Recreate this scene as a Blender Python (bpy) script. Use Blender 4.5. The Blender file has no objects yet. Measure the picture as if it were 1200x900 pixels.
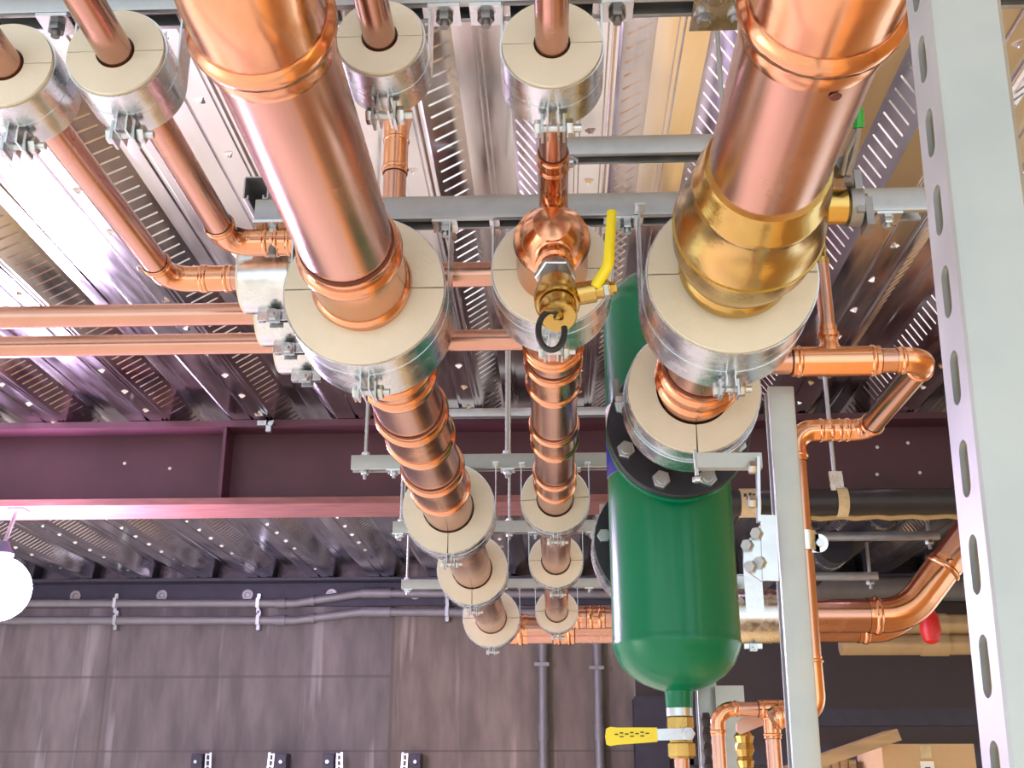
import bpy, math, random
from mathutils import Vector, Matrix
random.seed(7)
PI = math.pi
V = Vector
COL = bpy.context.scene.collection

# ------------------------------------------------------------------ camera geometry (1200 x 900 photograph)
F = 1350.0; VX, VY = 655.0, 930.0
PITCH = math.atan((VY - 450) / F)
YAW = math.atan((VX - 600) / F * math.cos(PITCH))
CR = V((math.cos(YAW), math.sin(YAW), 0))
CD = V((-math.sin(YAW) * math.cos(PITCH), math.cos(YAW) * math.cos(PITCH), math.sin(PITCH)))
CU = CR.cross(CD)
H, S = 1.6, 0.8            # eye height in metres; scene units measured from the eye -> metres
def W(p): return V((p[0] * S, p[1] * S, p[2] * S + H))
def at(x, y, Y):           # point seen at photo position x, y, at depth Y
    r = CR * ((x - 600) / F) + CU * ((450 - y) / F) + CD
    return r * (Y / r.y)
def ydep(y, z):            # depth at which height z shows on photo row y
    r = CU * ((450 - y) / F) + CD
    return z * r.y / r.z

# ------------------------------------------------------------------ materials
def mat(name, col, metal=0, rough=.5, var=.0, scale=8, stretch=(1, 1, 1), rvar=0, bump=0, bscale=60, coat=0, col2=None, spec=.5, emit=None, estr=0):
    m = bpy.data.materials.new(name); m.use_nodes = True
    nt = m.node_tree; b = nt.nodes['Principled BSDF']
    b.inputs['Base Color'].default_value = (*col, 1)
    b.inputs['Metallic'].default_value = metal
    b.inputs['Roughness'].default_value = rough
    b.inputs['Specular IOR Level'].default_value = spec
    b.inputs['Coat Weight'].default_value = coat
    b.inputs['Coat Roughness'].default_value = .08
    tc = nt.nodes.new('ShaderNodeTexCoord'); mp = nt.nodes.new('ShaderNodeMapping')
    mp.inputs['Scale'].default_value = stretch
    nt.links.new(tc.outputs['Object'], mp.inputs['Vector'])
    n = nt.nodes.new('ShaderNodeTexNoise'); n.inputs['Scale'].default_value = scale; n.inputs['Detail'].default_value = 5
    nt.links.new(mp.outputs[0], n.inputs['Vector'])
    if var or col2:
        c2 = col2 or tuple(c * (1 - var) for c in col)
        r = nt.nodes.new('ShaderNodeValToRGB')
        r.color_ramp.elements[0].position = .35; r.color_ramp.elements[1].position = .65
        r.color_ramp.elements[0].color = (*c2, 1); r.color_ramp.elements[1].color = (*col, 1)
        nt.links.new(n.outputs['Fac'], r.inputs['Fac']); nt.links.new(r.outputs['Color'], b.inputs['Base Color'])
    if rvar:
        q = nt.nodes.new('ShaderNodeMapRange')
        q.inputs['From Min'].default_value = .3; q.inputs['From Max'].default_value = .7
        q.inputs['To Min'].default_value = max(.02, rough - rvar); q.inputs['To Max'].default_value = rough + rvar
        nt.links.new(n.outputs['Fac'], q.inputs['Value']); nt.links.new(q.outputs[0], b.inputs['Roughness'])
    if bump:
        n2 = nt.nodes.new('ShaderNodeTexNoise'); n2.inputs['Scale'].default_value = bscale; n2.inputs['Detail'].default_value = 3
        nt.links.new(mp.outputs[0], n2.inputs['Vector'])
        bp = nt.nodes.new('ShaderNodeBump'); bp.inputs['Strength'].default_value = bump; bp.inputs['Distance'].default_value = .01
        nt.links.new(n2.outputs['Fac'], bp.inputs['Height']); nt.links.new(bp.outputs[0], b.inputs['Normal'])
    if emit:
        b.inputs['Emission Color'].default_value = (*emit, 1); b.inputs['Emission Strength'].default_value = estr
    return m
M = {}
M['copper'] = mat('copper_tube', (.58, .33, .25), 1, .24, .12, 5, rvar=.06)
M['fitting'] = mat('copper_fitting', (.72, .365, .21), 1, .18, .10, 9, rvar=.05, bump=.05, bscale=25)
M['brass'] = mat('brass', (.54, .37, .115), 1, .22, .14, 7, rvar=.06, bump=.04, bscale=120)
M['galv'] = mat('galvanised_sheet', (.68, .72, .74), 1, .26, .18, 30, rvar=.09)
M['strut'] = mat('galvanised_strut', (.46, .485, .495), .85, .42, .15, 25, rvar=.08)
M['post'] = mat('galvanised_post', (.43, .465, .455), .5, .46, .12, 18, rvar=.06)
M['zinc'] = mat('zinc_plated_steel', (.54, .58, .60), 1, .3, .1, 40)
M['deck'] = mat('galvanised_deck', (.74, .73, .74), 1, .16, .16, 3, stretch=(6, .8, 6), rvar=.07)
M['insul'] = mat('calcium_silicate', (.74, .715, .595), 0, .9, .06, 14, bump=.08, bscale=90, spec=.2)
M['green'] = mat('green_paint', (.0, .165, .072), 0, .26, .05, 6, coat=.10, spec=.28)
M['black'] = mat('black_paint', (.012, .013, .022), 0, .38, .2, 20)
M['navy'] = mat('dark_primer', (.03, .03, .048), 0, .55, .3, 10)
M['maroon'] = mat('maroon_primer', (.075, .022, .034), 0, .5, .25, 3, bump=.02)
M['flange'] = mat('weathered_primer', (.23, .09, .08), 0, .6, .35, 9, stretch=(.5, 3, 3))
M['yellow'] = mat('yellow_grip', (.85, .72, .02), 0, .35, .05, 30)
M['rubber'] = mat('black_rubber', (.012, .012, .014), 0, .5)
M['seal'] = mat('lip_shadow_and_mark', (.12, .035, .025), .3, .5)  # dark tone painted as shade under coupling lips; also the inspection mark
M['steel'] = mat('grey_steel', (.30, .30, .30), .8, .45, .2, 20)
M['conduit'] = mat('grey_conduit', (.19, .19, .20), .4, .5, .12, 12)
M['pvc'] = mat('beige_pipe', (.44, .33, .17), .3, .4, .12, 6)
M['blackpipe'] = mat('black_pipe', (.02, .02, .026), .1, .45, .3, 9)
M['wood'] = mat('lumber', (.48, .32, .17), 0, .7, .3, 6, stretch=(1, 8, 8))
M['card'] = mat('cardboard', (.55, .38, .21), 0, .85, .08, 10)
M['red'] = mat('red_plastic', (.6, .02, .02), 0, .4)
M['white'] = mat('white_label', (.8, .8, .78), 0, .5)
M['blue'] = mat('blue_label', (.01, .03, .35), 0, .35)
M['ink'] = mat('dark_ink', (.03, .025, .03), 0, .6)
M['tan'] = mat('tan_label', (.62, .50, .30), 0, .7, .2, 30)
M['pink'] = mat('bare_copper_strap', (.74, .50, .40), .5, .4, .15, 12)
M['floor'] = mat('concrete_floor', (.74, .68, .59), 0, .55, .2, 2, bump=.05)
M['ply'] = mat('plywood', (.80, .50, .16), 0, .7, .25, 1.5, stretch=(1, .3, 1))
M['sheath'] = mat('warm_bounce_floor', (.80, .53, .22), 0, .65, .15, 1.5)  # golden colour for the added floor piece that warms deck reflections
M['block'] = mat('painted_block', (.62, .60, .57), 0, .8, .15, 3)
M['lamp'] = mat('lamp_lens', (1, 1, 1), 0, .3, emit=(.80, .60, 1), estr=500)

def wall_material():
    m = bpy.data.materials.new('formed_concrete'); m.use_nodes = True
    nt = m.node_tree; b = nt.nodes['Principled BSDF']; b.inputs['Roughness'].default_value = .85
    N = nt.nodes.new; L = nt.links.new
    tc = N('ShaderNodeTexCoord')
    def noise(sc, st, det=6):
        mp = N('ShaderNodeMapping'); mp.inputs['Scale'].default_value = st; L(tc.outputs['Object'], mp.inputs[0])
        n = N('ShaderNodeTexNoise'); n.inputs['Scale'].default_value = sc; n.inputs['Detail'].default_value = det
        L(mp.outputs[0], n.inputs['Vector']); return n
    def ramp(n, p0, c0, p1, c1):
        r = N('ShaderNodeValToRGB'); e = r.color_ramp.elements
        e[0].position, e[1].position = p0, p1; e[0].color, e[1].color = (*c0, 1), (*c1, 1)
        L(n.outputs['Fac'], r.inputs[0]); return r
    base = ramp(noise(1.6, (1.6, 1, .35)), .3, (.135, .112, .097), .7, (.215, .182, .158))
    mot = ramp(noise(9, (1, 1, .25)), .35, (.72, .72, .72), .7, (1.1, 1.08, 1.05))
    mul = N('ShaderNodeMixRGB'); mul.blend_type = 'MULTIPLY'; mul.inputs[0].default_value = 1
    L(base.outputs[0], mul.inputs[1]); L(mot.outputs[0], mul.inputs[2])
    drip = ramp(noise(4.0, (1.3, 1, .10), 4), .60, (0, 0, 0), .66, (1, 1, 1))
    fac = N('ShaderNodeMath'); fac.operation = 'MULTIPLY'; fac.inputs[1].default_value = .6
    L(drip.outputs[0], fac.inputs[0])
    mx = N('ShaderNodeMixRGB'); mx.inputs[2].default_value = (.34, .30, .26, 1)
    L(fac.outputs[0], mx.inputs[0]); L(mul.outputs[0], mx.inputs[1])
    sp = N('ShaderNodeSeparateXYZ'); L(tc.outputs['Object'], sp.inputs[0])
    seam = at(459, 800, 12.2).x * S
    def mth(op, a, bv):
        q = N('ShaderNodeMath'); q.operation = op
        L(a, q.inputs[0]); q.inputs[1].default_value = bv; return q.outputs[0]
    left = mth('LESS_THAN', sp.outputs[0], seam)
    tint = N('ShaderNodeMixRGB'); tint.blend_type = 'MULTIPLY'; tint.inputs[2].default_value = (.86, .93, 1.06, 1)
    L(left, tint.inputs[0]); L(mx.outputs[0], tint.inputs[1])
    def line(a, pos, wd):
        return mth('LESS_THAN', mth('ABSOLUTE', mth('SUBTRACT', a, pos), 0), wd)
    zl_ = at(300, 793, 12.2).z * S + H; zr_ = at(600, 880, 12.2).z * S + H
    hl = N('ShaderNodeMath'); hl.operation = 'MULTIPLY'; L(line(sp.outputs[2], zl_, .012), hl.inputs[0]); L(left, hl.inputs[1])
    al = hl.outputs[0]
    for e_ in (line(sp.outputs[0], seam, .014), line(sp.outputs[2], zr_, .008), line(sp.outputs[0], seam - 2.4, .010)):
        q = N('ShaderNodeMath'); q.operation = 'MAXIMUM'; L(al, q.inputs[0]); L(e_, q.inputs[1]); al = q.outputs[0]
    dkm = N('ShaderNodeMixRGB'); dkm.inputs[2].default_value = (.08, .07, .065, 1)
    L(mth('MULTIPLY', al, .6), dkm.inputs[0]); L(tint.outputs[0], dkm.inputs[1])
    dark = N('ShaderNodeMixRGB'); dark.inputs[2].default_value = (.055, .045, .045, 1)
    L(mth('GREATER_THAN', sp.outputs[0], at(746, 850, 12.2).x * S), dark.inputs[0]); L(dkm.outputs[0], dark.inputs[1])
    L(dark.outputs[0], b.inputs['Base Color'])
    bp = N('ShaderNodeBump'); bp.inputs['Strength'].default_value = .3; bp.inputs['Distance'].default_value = .02
    L(mot.outputs[0], bp.inputs['Height']); L(bp.outputs[0], b.inputs['Normal'])
    return m
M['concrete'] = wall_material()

# ------------------------------------------------------------------ mesh builder (scene units from the eye)
def perp(a):
    a = a.normalized()
    u = a.cross(V((0, 0, 1)))
    if u.length < 1e-3: u = a.cross(V((0, 1, 0)))
    u.normalize(); return u, u.cross(a).normalized()
class MB:
    def __init__(s): s.v = []; s.f = []; s.X = None
    def add(s, vs, fs):
        o = len(s.v); s.v += [V(p) for p in vs]; s.f += [tuple(i + o for i in q) for q in fs]
        return s
    def box(s, c, d, m=None):
        c = V(c); hx, hy, hz = d[0] / 2, d[1] / 2, d[2] / 2
        ps = [V((x, y, z)) for x in (-hx, hx) for y in (-hy, hy) for z in (-hz, hz)]
        if m is not None: ps = [m @ p for p in ps]
        return s.add([c + p for p in ps], [(0, 1, 3, 2), (4, 6, 7, 5), (0, 4, 5, 1), (2, 3, 7, 6), (0, 2, 6, 4), (1, 5, 7, 3)])
    def bar(s, p0, p1, w, t, up=None):
        p0, p1 = V(p0), V(p1); a = (p1 - p0).normalized()
        u = a.cross(V(up)) if up is not None else perp(a)[0]
        u.normalize(); n = u.cross(a).normalized()
        ps = [p + u * (i * w / 2) + n * (j * t / 2) for p in (p0, p1) for i, j in ((-1, -1), (1, -1), (1, 1), (-1, 1))]
        return s.add(ps, [(0, 3, 2, 1), (4, 5, 6, 7)] + [(i, (i + 1) % 4, 4 + (i + 1) % 4, 4 + i) for i in range(4)])
    def lathe(s, o, ax, prof, n=32, closed=False, ph=0, a0=None, a1=None):
        o = V(o); ax = V(ax).normalized(); u, w = perp(ax); vs = []; fs = []
        arc = a0 is not None; k = n + 1 if arc else n
        for t, r in prof:
            for i in range(k):
                a = (a0 + (a1 - a0) * i / n) if arc else ph + 2 * PI * i / n
                vs.append(o + ax * t + (u * math.cos(a) + w * math.sin(a)) * r)
        m = len(prof)
        for j in range(m if closed else m - 1):
            for i in range(n):
                i2 = i + 1 if arc else (i + 1) % n; j2 = (j + 1) % m
                fs.append((j * k + i, j * k + i2, j2 * k + i2, j2 * k + i))
        if not closed and not arc:
            fs.append(tuple(range(n))[::-1]); fs.append(tuple((m - 1) * k + i for i in range(n)))
        if arc and closed:
            fs.append(tuple(j * k for j in range(m))); fs.append(tuple(j * k + n for j in range(m))[::-1])
        return s.add(vs, fs)
    def tube(s, pts, r, n=20, cap=True):
        pts = [V(p) for p in pts]; R = r if isinstance(r, (list, tuple)) else [r] * len(pts)
        vs = []; fs = []; u = None
        for i, p in enumerate(pts):
            t = (pts[min(i + 1, len(pts) - 1)] - pts[max(i - 1, 0)]).normalized()
            if u is None: u = perp(t)[0]
            u = (u - t * u.dot(t)).normalized(); w = t.cross(u)
            vs += [p + (u * math.cos(2 * PI * k / n) + w * math.sin(2 * PI * k / n)) * R[i] for k in range(n)]
        for j in range(len(pts) - 1):
            for k in range(n):
                fs.append((j * n + k, j * n + (k + 1) % n, (j + 1) * n + (k + 1) % n, (j + 1) * n + k))
        if cap: fs.append(tuple(range(n))[::-1]); fs.append(tuple((len(pts) - 1) * n + k for k in range(n)))
        return s.add(vs, fs)
    def hexa(s, o, ax, r, h, ph=0): return s.lathe(o, ax, [(0, r * .93), (h * .12, r), (h * .88, r), (h, r * .93)], 6, ph=ph)
    def prism(s, poly, o, ax, u, w, L):      # polygon in (u, w) swept along ax
        o, ax, u, w = V(o), V(ax).normalized(), V(u), V(w); n = len(poly)
        vs = [o + ax * t + u * a + w * b for t in (0, L) for a, b in poly]
        return s.add(vs, [tuple(range(n))[::-1], tuple(range(n, 2 * n))] + [(i, (i + 1) % n, n + (i + 1) % n, n + i) for i in range(n)])
    def ribbon(s, pts, wv, nrm_t):           # strip following pts, width vector wv, thickened by nrm_t
        wv = V(wv); pts = [V(p) for p in pts]; vs = []; fs = []; n = len(pts)
        for i, p in enumerate(pts):
            t = (pts[min(i + 1, n - 1)] - pts[max(i - 1, 0)]).normalized()
            nn = t.cross(wv).normalized() * nrm_t
            vs += [p - wv / 2, p + wv / 2, p + wv / 2 + nn, p - wv / 2 + nn]
        for i in range(n - 1):
            for k in range(4): fs.append((4 * i + k, 4 * i + (k + 1) % 4, 4 * i + 4 + (k + 1) % 4, 4 * i + 4 + k))
        fs.append((3, 2, 1, 0)); fs.append(tuple(4 * (n - 1) + k for k in range(4)))
        return s.add(vs, fs)
    def xf(s, m): s.v = [m @ p for p in s.v]; return s
    def build(s, name, m, parent=None, smooth=35, kind=None):
        org = V((0, 0, 0))
        if parent is not None:
            q = parent
            while q is not None: org += q.location; q = q.parent
        me = bpy.data.meshes.new(name)
        me.from_pydata([W(p) - org for p in s.v], [], s.f); me.update()
        import bmesh
        bm = bmesh.new(); bm.from_mesh(me); bmesh.ops.recalc_face_normals(bm, faces=bm.faces); bm.to_mesh(me); bm.free()
        if smooth:
            me.shade_smooth(); me.set_sharp_from_angle(angle=math.radians(smooth))
        o = bpy.data.objects.new(name, me); COL.objects.link(o)
        me.materials.append(m)
        if parent is not None: o.parent = parent
        if kind: o['kind'] = kind
        return o
def thing(name, label, cat, loc, group=None):
    o = bpy.data.objects.new(name, None); COL.objects.link(o); o.empty_display_size = .05
    o.location = W(loc); o['label'] = label; o['category'] = cat
    if group: o['group'] = group
    return o
def tag(o, label, cat, group=None):
    o['label'] = label; o['category'] = cat
    if group: o['group'] = group
    return o
def bend(pts, r, n=10):                     # polyline with rounded corners
    pts = [V(p) for p in pts]; out = [pts[0]]
    for i in range(1, len(pts) - 1):
        a, b, c = pts[i - 1], pts[i], pts[i + 1]
        d0 = (a - b).normalized(); d1 = (c - b).normalized()
        ang = d0.angle(d1); t = r / math.tan(ang / 2)
        p0 = b + d0 * t; cen = b + (d0 + d1).normalized() * (r / math.sin(ang / 2))
        v0 = p0 - cen; v1 = b + d1 * t - cen; th = v0.angle(v1)
        ax = v0.cross(v1).normalized()
        for k in range(n + 1): out.append(cen + Matrix.Rotation(th * k / n, 3, ax) @ v0)
    out.append(pts[-1]); return out

# ------------------------------------------------------------------ fittings
def coupling(par, p0, p1, r, name='coupling', lip_shadows=True):
    """press coupling from p0 to p1 over a tube of radius r: a lip and a bead at each end"""
    p0, p1 = V(p0), V(p1); L = (p1 - p0).length; k = r
    e = min(.30 * k, L * .16)
    pr = [(0, r * 1.0), (0, r * 1.075), (e * .3, r * 1.085), (e * .6, r * 1.06), (e * 1.0, r * 1.06), (e * 1.25, r * 1.13), (e * 1.6, r * 1.16), (e * 1.95, r * 1.13), (e * 2.2, r * 1.06)]
    pr = pr + [(L - t, q) for t, q in pr[::-1]]
    o = MB().lathe(p0, p1 - p0, pr, 40).build(name, M['fitting'], par)
    if lip_shadows:
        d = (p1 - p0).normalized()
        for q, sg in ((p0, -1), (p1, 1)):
            sm = MB().lathe(q, d * sg, [(-.002, r * .99), (-.002, r * 1.03), (.006 * k / .08, r * 1.025), (.006 * k / .08, r * .99)], 40, closed=True)  # dark ring standing in for the shadow at the coupling lip
            sm.build('lip_shadow_ring', M['seal'], o)
    return o
def elbow(par, pts, r, rb, ends=True, name='elbow'):
    """bend of tube pts (3 points) with beads at the ends"""
    path = bend(pts, rb, 14)
    mb = MB().tube(path, r * 1.045, 32)
    for p, q in ((path[0], path[1]), (path[-1], path[-2])):
        d = (q - p).normalized(); e = r * .28
        mb.lathe(p, d, [(0, r), (0, r * 1.05), (e * .5, r * 1.065), (e * .8, r * 1.055), (e * 1.2, r * 1.055), (e * 1.5, r * 1.14), (e * 1.9, r * 1.165), (e * 2.3, r * 1.14), (e * 2.6, r * 1.05)], 36)
    return mb.build(name, M['fitting'], par)

SW = .052                                   # strut section
def strut_poly(s=SW):
    h = s / 2; l, d, t, c = s * .225, s * .17, s * .06, s * .08
    return [(-h, c), (-h + c * .3, c * .3), (-h + c, 0), (h - c, 0), (h - c * .3, c * .3), (h, c), (h, s - c), (h - c * .3, s - c * .3), (h - c, s), (h - l, s), (h - l, s - d), (h - l + t, s - d), (h - l + t, s - t), (h - t, s - t), (h - t, t), (-h + t, t), (-h + t, s - t), (-h + l - t, s - t), (-h + l - t, s - d), (-h + l, s - d), (-h + l, s), (-h + c, s), (-h + c * .3, s - c * .3), (-h, s - c)]
def strut(p0, p1, opn, name, label, cat='strut', group=None, m='strut'):
    """p0-p1 is the middle line of the closed back; opn points to the open side"""
    p0, p1, opn = V(p0), V(p1), V(opn); a = (p1 - p0).normalized()
    u = a.cross(opn).normalized()
    t = thing(name, label, cat, p0, group)
    MB().prism(strut_poly(), p0, a, u, opn, (p1 - p0).length).build('channel', M[m], t)
    return t
def washer_nut(mb_w, mb_n, p, d, s=.046):
    """square washer with hex nut at p, facing direction d"""
    d = V(d); u, w = perp(d)
    mb_w.add([], [])
    mb_w.prism([(-s / 2, -s / 2), (s / 2, -s / 2), (s / 2, s / 2), (-s / 2, s / 2)], p, d, u, w, .006)
    mb_n.hexa(V(p) + d * .006, d, .0135, .012); mb_n.lathe(V(p) + d * .018, d, [(0, .007), (.009, .007)], 12)
def rod(x, y, z0, z1, label, znut=None, r=.0068, group='threaded hanger rods'):
    t = thing('threaded_rod', label, 'hanger rod', (x, y, z0), group)
    pr = []; n = int((z1 - z0) / .012)
    for i in range(n + 1):
        pr.append(((z1 - z0) * i / n, r * (1.0 if i % 2 else .86)))
    MB().lathe((x, y, z0), (0, 0, 1), pr, 10).build('rod', M['strut'], t, smooth=0)
    if znut:
        for q, zz in enumerate(znut):
            nb = MB().hexa((x, y, zz), (0, 0, 1), .0145, .012); nb.build('nut', M['zinc'], t)
            d = -1 if q == 0 else 1
            MB().lathe((x, y, zz + (.012 if q == 0 else -.004)), (0, 0, 1), [(0, .02), (.004, .02)], 20).build('washer', M['zinc'], t)
    return t

def pclamp(c, axis, L, Ro, Rh, top, label, group, sw=None, sc=None, bolt_px=None, bolt=1.0, split=0.0, ear=.030, name='pipe_support'):
    """insulated pipe support: two insulation halves, metal shield, strap up to a strut with a bolt at the bottom.
    c is the middle of the face, axis 'y' or 'x' the run direction, top the strut height"""
    c = V(c)
    if axis == 'y': ex, ey = V((1, 0, 0)), V((0, 1, 0))
    elif axis == 'x': ex, ey = V((0, -1, 0)), V((1, 0, 0))
    ez = V((0, 0, 1)); G = lambda x, y, z: c + ex * x + ey * y + ez * z
    t = thing(name, label, 'pipe clamp', c, group)
    sw = sw or L * .36; sc = sc or L * .5
    for k in range(2):                                  # insulation halves, hairline joint between
        a0 = split + k * PI + .012; a1 = split + k * PI + PI - .012
        n = 30; vs = []; fs = []
        ring = [(Ro, 0), (Ro, L), (Rh, L), (Rh, 0)]
        for i in range(n + 1):
            a = a0 + (a1 - a0) * i / n
            for r, y in ring: vs.append(G(r * math.cos(a), y, r * math.sin(a)))
        for i in range(n):
            for j in range(4): fs.append((4 * i + j, 4 * i + (j + 1) % 4, 4 * i + 4 + (j + 1) % 4, 4 * i + 4 + j))
        fs.append((0, 1, 2, 3)); fs.append(tuple(4 * n + j for j in (3, 2, 1, 0)))
        MB().add(vs, fs).build('insulation_half', M['insul'], t)
    tk = .0035
    MB().lathe(G(0, .006, 0), ey, [(0, Ro + .0008), (0, Ro + tk), (L - .012, Ro + tk), (L - .012, Ro + .0008)], 64, closed=True).build('metal_shield', M['galv'], t)
    R2 = Ro + tk + .0008
    if top is None:
        MB().lathe(G(0, sc - sw / 2, 0), ey, [(0, R2), (0, R2 + .004), (sw, R2 + .004), (sw, R2)], 64, closed=True).build('strap', M['galv'], t)
        return t
    zt = top - c.z
    ga = ear * .32                                     # half gap at the bottom
    for sg in (-1, 1):
        pts = [G(sg * R2, sc, zt), G(sg * R2, sc, max(zt * .5, .02))]
        aend = -PI / 2 + math.asin(ga / R2)
        for i in range(27):
            a = aend * i / 26
            pts.append(G(sg * R2 * math.cos(a), sc, R2 * math.sin(a)))
        zb = R2 * math.sin(aend)
        pts += [G(sg * ga * .95, sc, zb - ear * .3), G(sg * ga, sc, zb - ear * .62), G(sg * ga * 1.02, sc, zb - ear * .88)]
        mb = MB().ribbon(pts, ey * sw, .003 * (-1 if (sg > 0) else 1))
        # hooked shoulder that sits in the strut
        mb.box(G(sg * (R2 - .004), sc, zt + .004), (.02, sw, .006) if axis == 'y' else (sw, .02, .006))
        mb.build('strap_half', M['galv'], t)
    zb = -R2 - ear * .62
    bl = MB().hexa(G(-ga * 1.9 - .010, sc, zb), ex, .0135 * bolt, .010); bl.lathe(G(-ga * 1.9, sc, zb), ex, [(0, .0062 * bolt), (ga * 2 + .042 * bolt, .0062 * bolt)], 12)
    for sg in (-1, 1): bl.box(G(sg * (ga + .007), sc, zb), (.004, .032 * bolt, .032 * bolt) if axis == 'y' else (.032 * bolt, .004, .032 * bolt))
    bl.build('bolt', M['zinc'], t)
    MB().hexa(G(ga + .010, sc, zb), ex, .0145 * bolt, .011).build('nut', M['zinc'], t)
    return t

# ================================================================== the setting
XL, XR, YF, YB, ZF, ZD = -7.2, 5.2, -3.2, 12.2, -2.0, 2.14
MB().box(((XL + XR) / 2, (YF + YB) / 2, ZF - .1), (XR - XL + 8, YB - YF + 3, .2)).build('floor', M['floor'], kind='structure', smooth=0)
MB().box((XR / 2 + .5, (YF + YB) / 2, ZF + .004), (XR - 1.02, YB - YF, .02)).build('floor', M['sheath'], kind='structure', smooth=0)  # unseen golden sheet, added so the deck reflects warmer at right
MB().box(((XL + XR) / 2, YB + .15, .15), (XR - XL + .6, .3, 4.5)).build('wall_back', M['concrete'], kind='structure', smooth=0)
wl = MB()                                   # left wall: piers and a band above wide openings
wl.box((XL - .15, (YF + YB) / 2, 1.50), (.3, YB - YF, 1.7))
for yy in (YF + .3, 4.2, YB - .5): wl.box((XL - .15, yy, -.70), (.3, .7, 2.9))
wl.build('wall_left', M['block'], kind='structure', smooth=0)
wr = MB().box((XR + .15, .4, .15), (.3, 7.2, 4.5)).box((XR + .15, 8.1, 1.65), (.3, 8.2, 1.5)).box((XR + .15, YB - .25, -.55), (.3, .5, 2.9)).box((XR + .15, 7.8, -.55), (.3, .5, 2.9))
wr.build('wall_right', M['ply'], kind='structure', smooth=0)

# ceiling: ribbed steel deck, one rib pitch = PP
PP = .64; PH = -2.59
prof = [(0, 0), (.112, 0), (.116, .012), (.128, .012), (.132, 0), (.205, 0), (.211, .007), (.219, .007), (.225, 0), (.233, .007), (.241, .007), (.25, 0),
        (.365, .105), (.43, .105), (.437, .112), (.449, .112), (.456, .105), (.535, .105), (.632, .008), (.636, .004)]
dk = MB(); vs = []; fs = []; k0, k1 = -8, 13
xs = [(PH + k * PP + x, ZD + z) for k in range(k0, k1) for x, z in prof]
ys = [YF, 1.0, 3, 5, 7, 9, YB + .05]
for y in ys: vs += [(x, y, z) for x, z in xs]
n = len(xs)
for j in range(len(ys) - 1):
    for i in range(n - 1): fs.append((j * n + i, j * n + i + 1, (j + 1) * n + i + 1, (j + 1) * n + i))
dk.add(vs, fs)
def emboss(a, b, y0, y1):                   # diagonal rib pressed in a web between profile points a and b
    (xa, za), (xb, zb) = a, b
    d = V((xb - xa, 0, zb - za)); nn = V((d.z, 0, -d.x)).normalized()
    if nn.z > 0: nn = -nn
    for_ = []
    p = V((xa, y0, za)) + d * .14; q = V((xa, y1, za)) + d * .86
    wv = V((0, .007, 0)); hgt = nn * .0035
    dk.add([p - wv, q - wv, p + wv, q + wv, p + hgt, q + hgt], [(0, 1, 5, 4), (4, 5, 3, 2), (0, 4, 2), (1, 3, 5)])
for k in range(-5, 9):
    x0 = PH + k * PP; cx = x0 + .3
    y = 1.2
    while y < 11.5:
        emboss((x0 + .25, ZD), (x0 + .365, ZD + .105), y, y + .045)
        emboss((x0 + .632, ZD + .008), (x0 + .535, ZD + .105), y + .045, y)
        y += .072
    y = 1.3 + .1 * (k % 3)
    while y < 11.5:                         # clinched buttons along the seam flat
        px, pz = x0 + .168, ZD
        for a in range(3):
            an = a * 2.1 + y; c, s_ = math.cos(an), math.sin(an)
            dk.add([(px + .024 * c, y + .024 * s_, pz), (px - .013 * s_, y + .013 * c, pz), (px + .013 * s_, y - .013 * c, pz), (px + .005 * c, y + .005 * s_, pz - .013)], [(0, 1, 3), (0, 3, 2), (1, 2, 3)])
        y += .34
ceil = dk.build('ceiling', M['deck'], kind='structure', smooth=0)

# ------------------------------------------------------------------ main beam across the room
t = thing('steel_beam', 'deep maroon-primed steel beam crossing under the metal deck', 'beam', (0, 6.78, 1.615))
MB().box((0, 6.78, 1.635), (XR - XL + 1, .36, .04)).build('bottom_flange', M['flange'], t)
MB().box((0, 6.78, 2.118), (XR - XL + 1, .36, .04)).build('top_flange', M['maroon'], t)
MB().box((0, 6.78, 1.877), (XR - XL + 1, .022, .444)).build('web', M['maroon'], t)
sx = at(266, 540, 6.7).x
MB().box((sx, 6.69, 1.877), (.02, .165, .444)).build('stiffener_plate', M['maroon'], t)
mb = MB()
for i, (px, py) in enumerate(((146, 543), (199, 549), (990, 512), (1028, 524), (1064, 519), (1078, 554), (1028, 556))):
    p = at(px, py, 6.765); mb.lathe(p, (0, -1, 0), [(0, .011), (.006, .008), (.009, .003)], 10)
mb.build('paint_chip', M['white'], t)
cl = thing('beam_clamp', 'small galvanised clip gripping the top edge of the maroon beam', 'clip', at(312, 493, 6.58))
p = at(312, 492, 6.585); p.z = 2.11
MB().box(p, (.10, .03, .03)).box(p + V((.02, 0, -.02)), (.03, .03, .07)).build('clip_body', M['zinc'], cl)
MB().hexa(p + V((.035, -.015, -.01)), (0, -1, 0), .018, .02).build('nut', M['zinc'], cl)

# ledger angle at the top of the back wall
t = thing('ledger_angle', 'long dark steel ledger bolted along the top of the concrete wall', 'ledger', (0, YB - .02, 1.86))
MB().box((0, YB - .021, 2.0), (XR - XL, .04, .27)).box((0, YB - .125, 2.122), (XR - XL, .2, .03)).build('angle', M['navy'], t)
for px in (90, 191, 291, 389, 487):
    p = at(px, 688, YB - .05); p.z = 1.985
    MB().lathe((p.x, YB - .04, p.z), (0, -1, 0), [(0, .028), (.0, .058), (.02, .058), (.02, .028)], 24, closed=True).hexa((p.x, YB - .04, p.z), (0, -1, 0), .028, .014).build('ledger_bolt', M['steel'], t)

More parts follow.
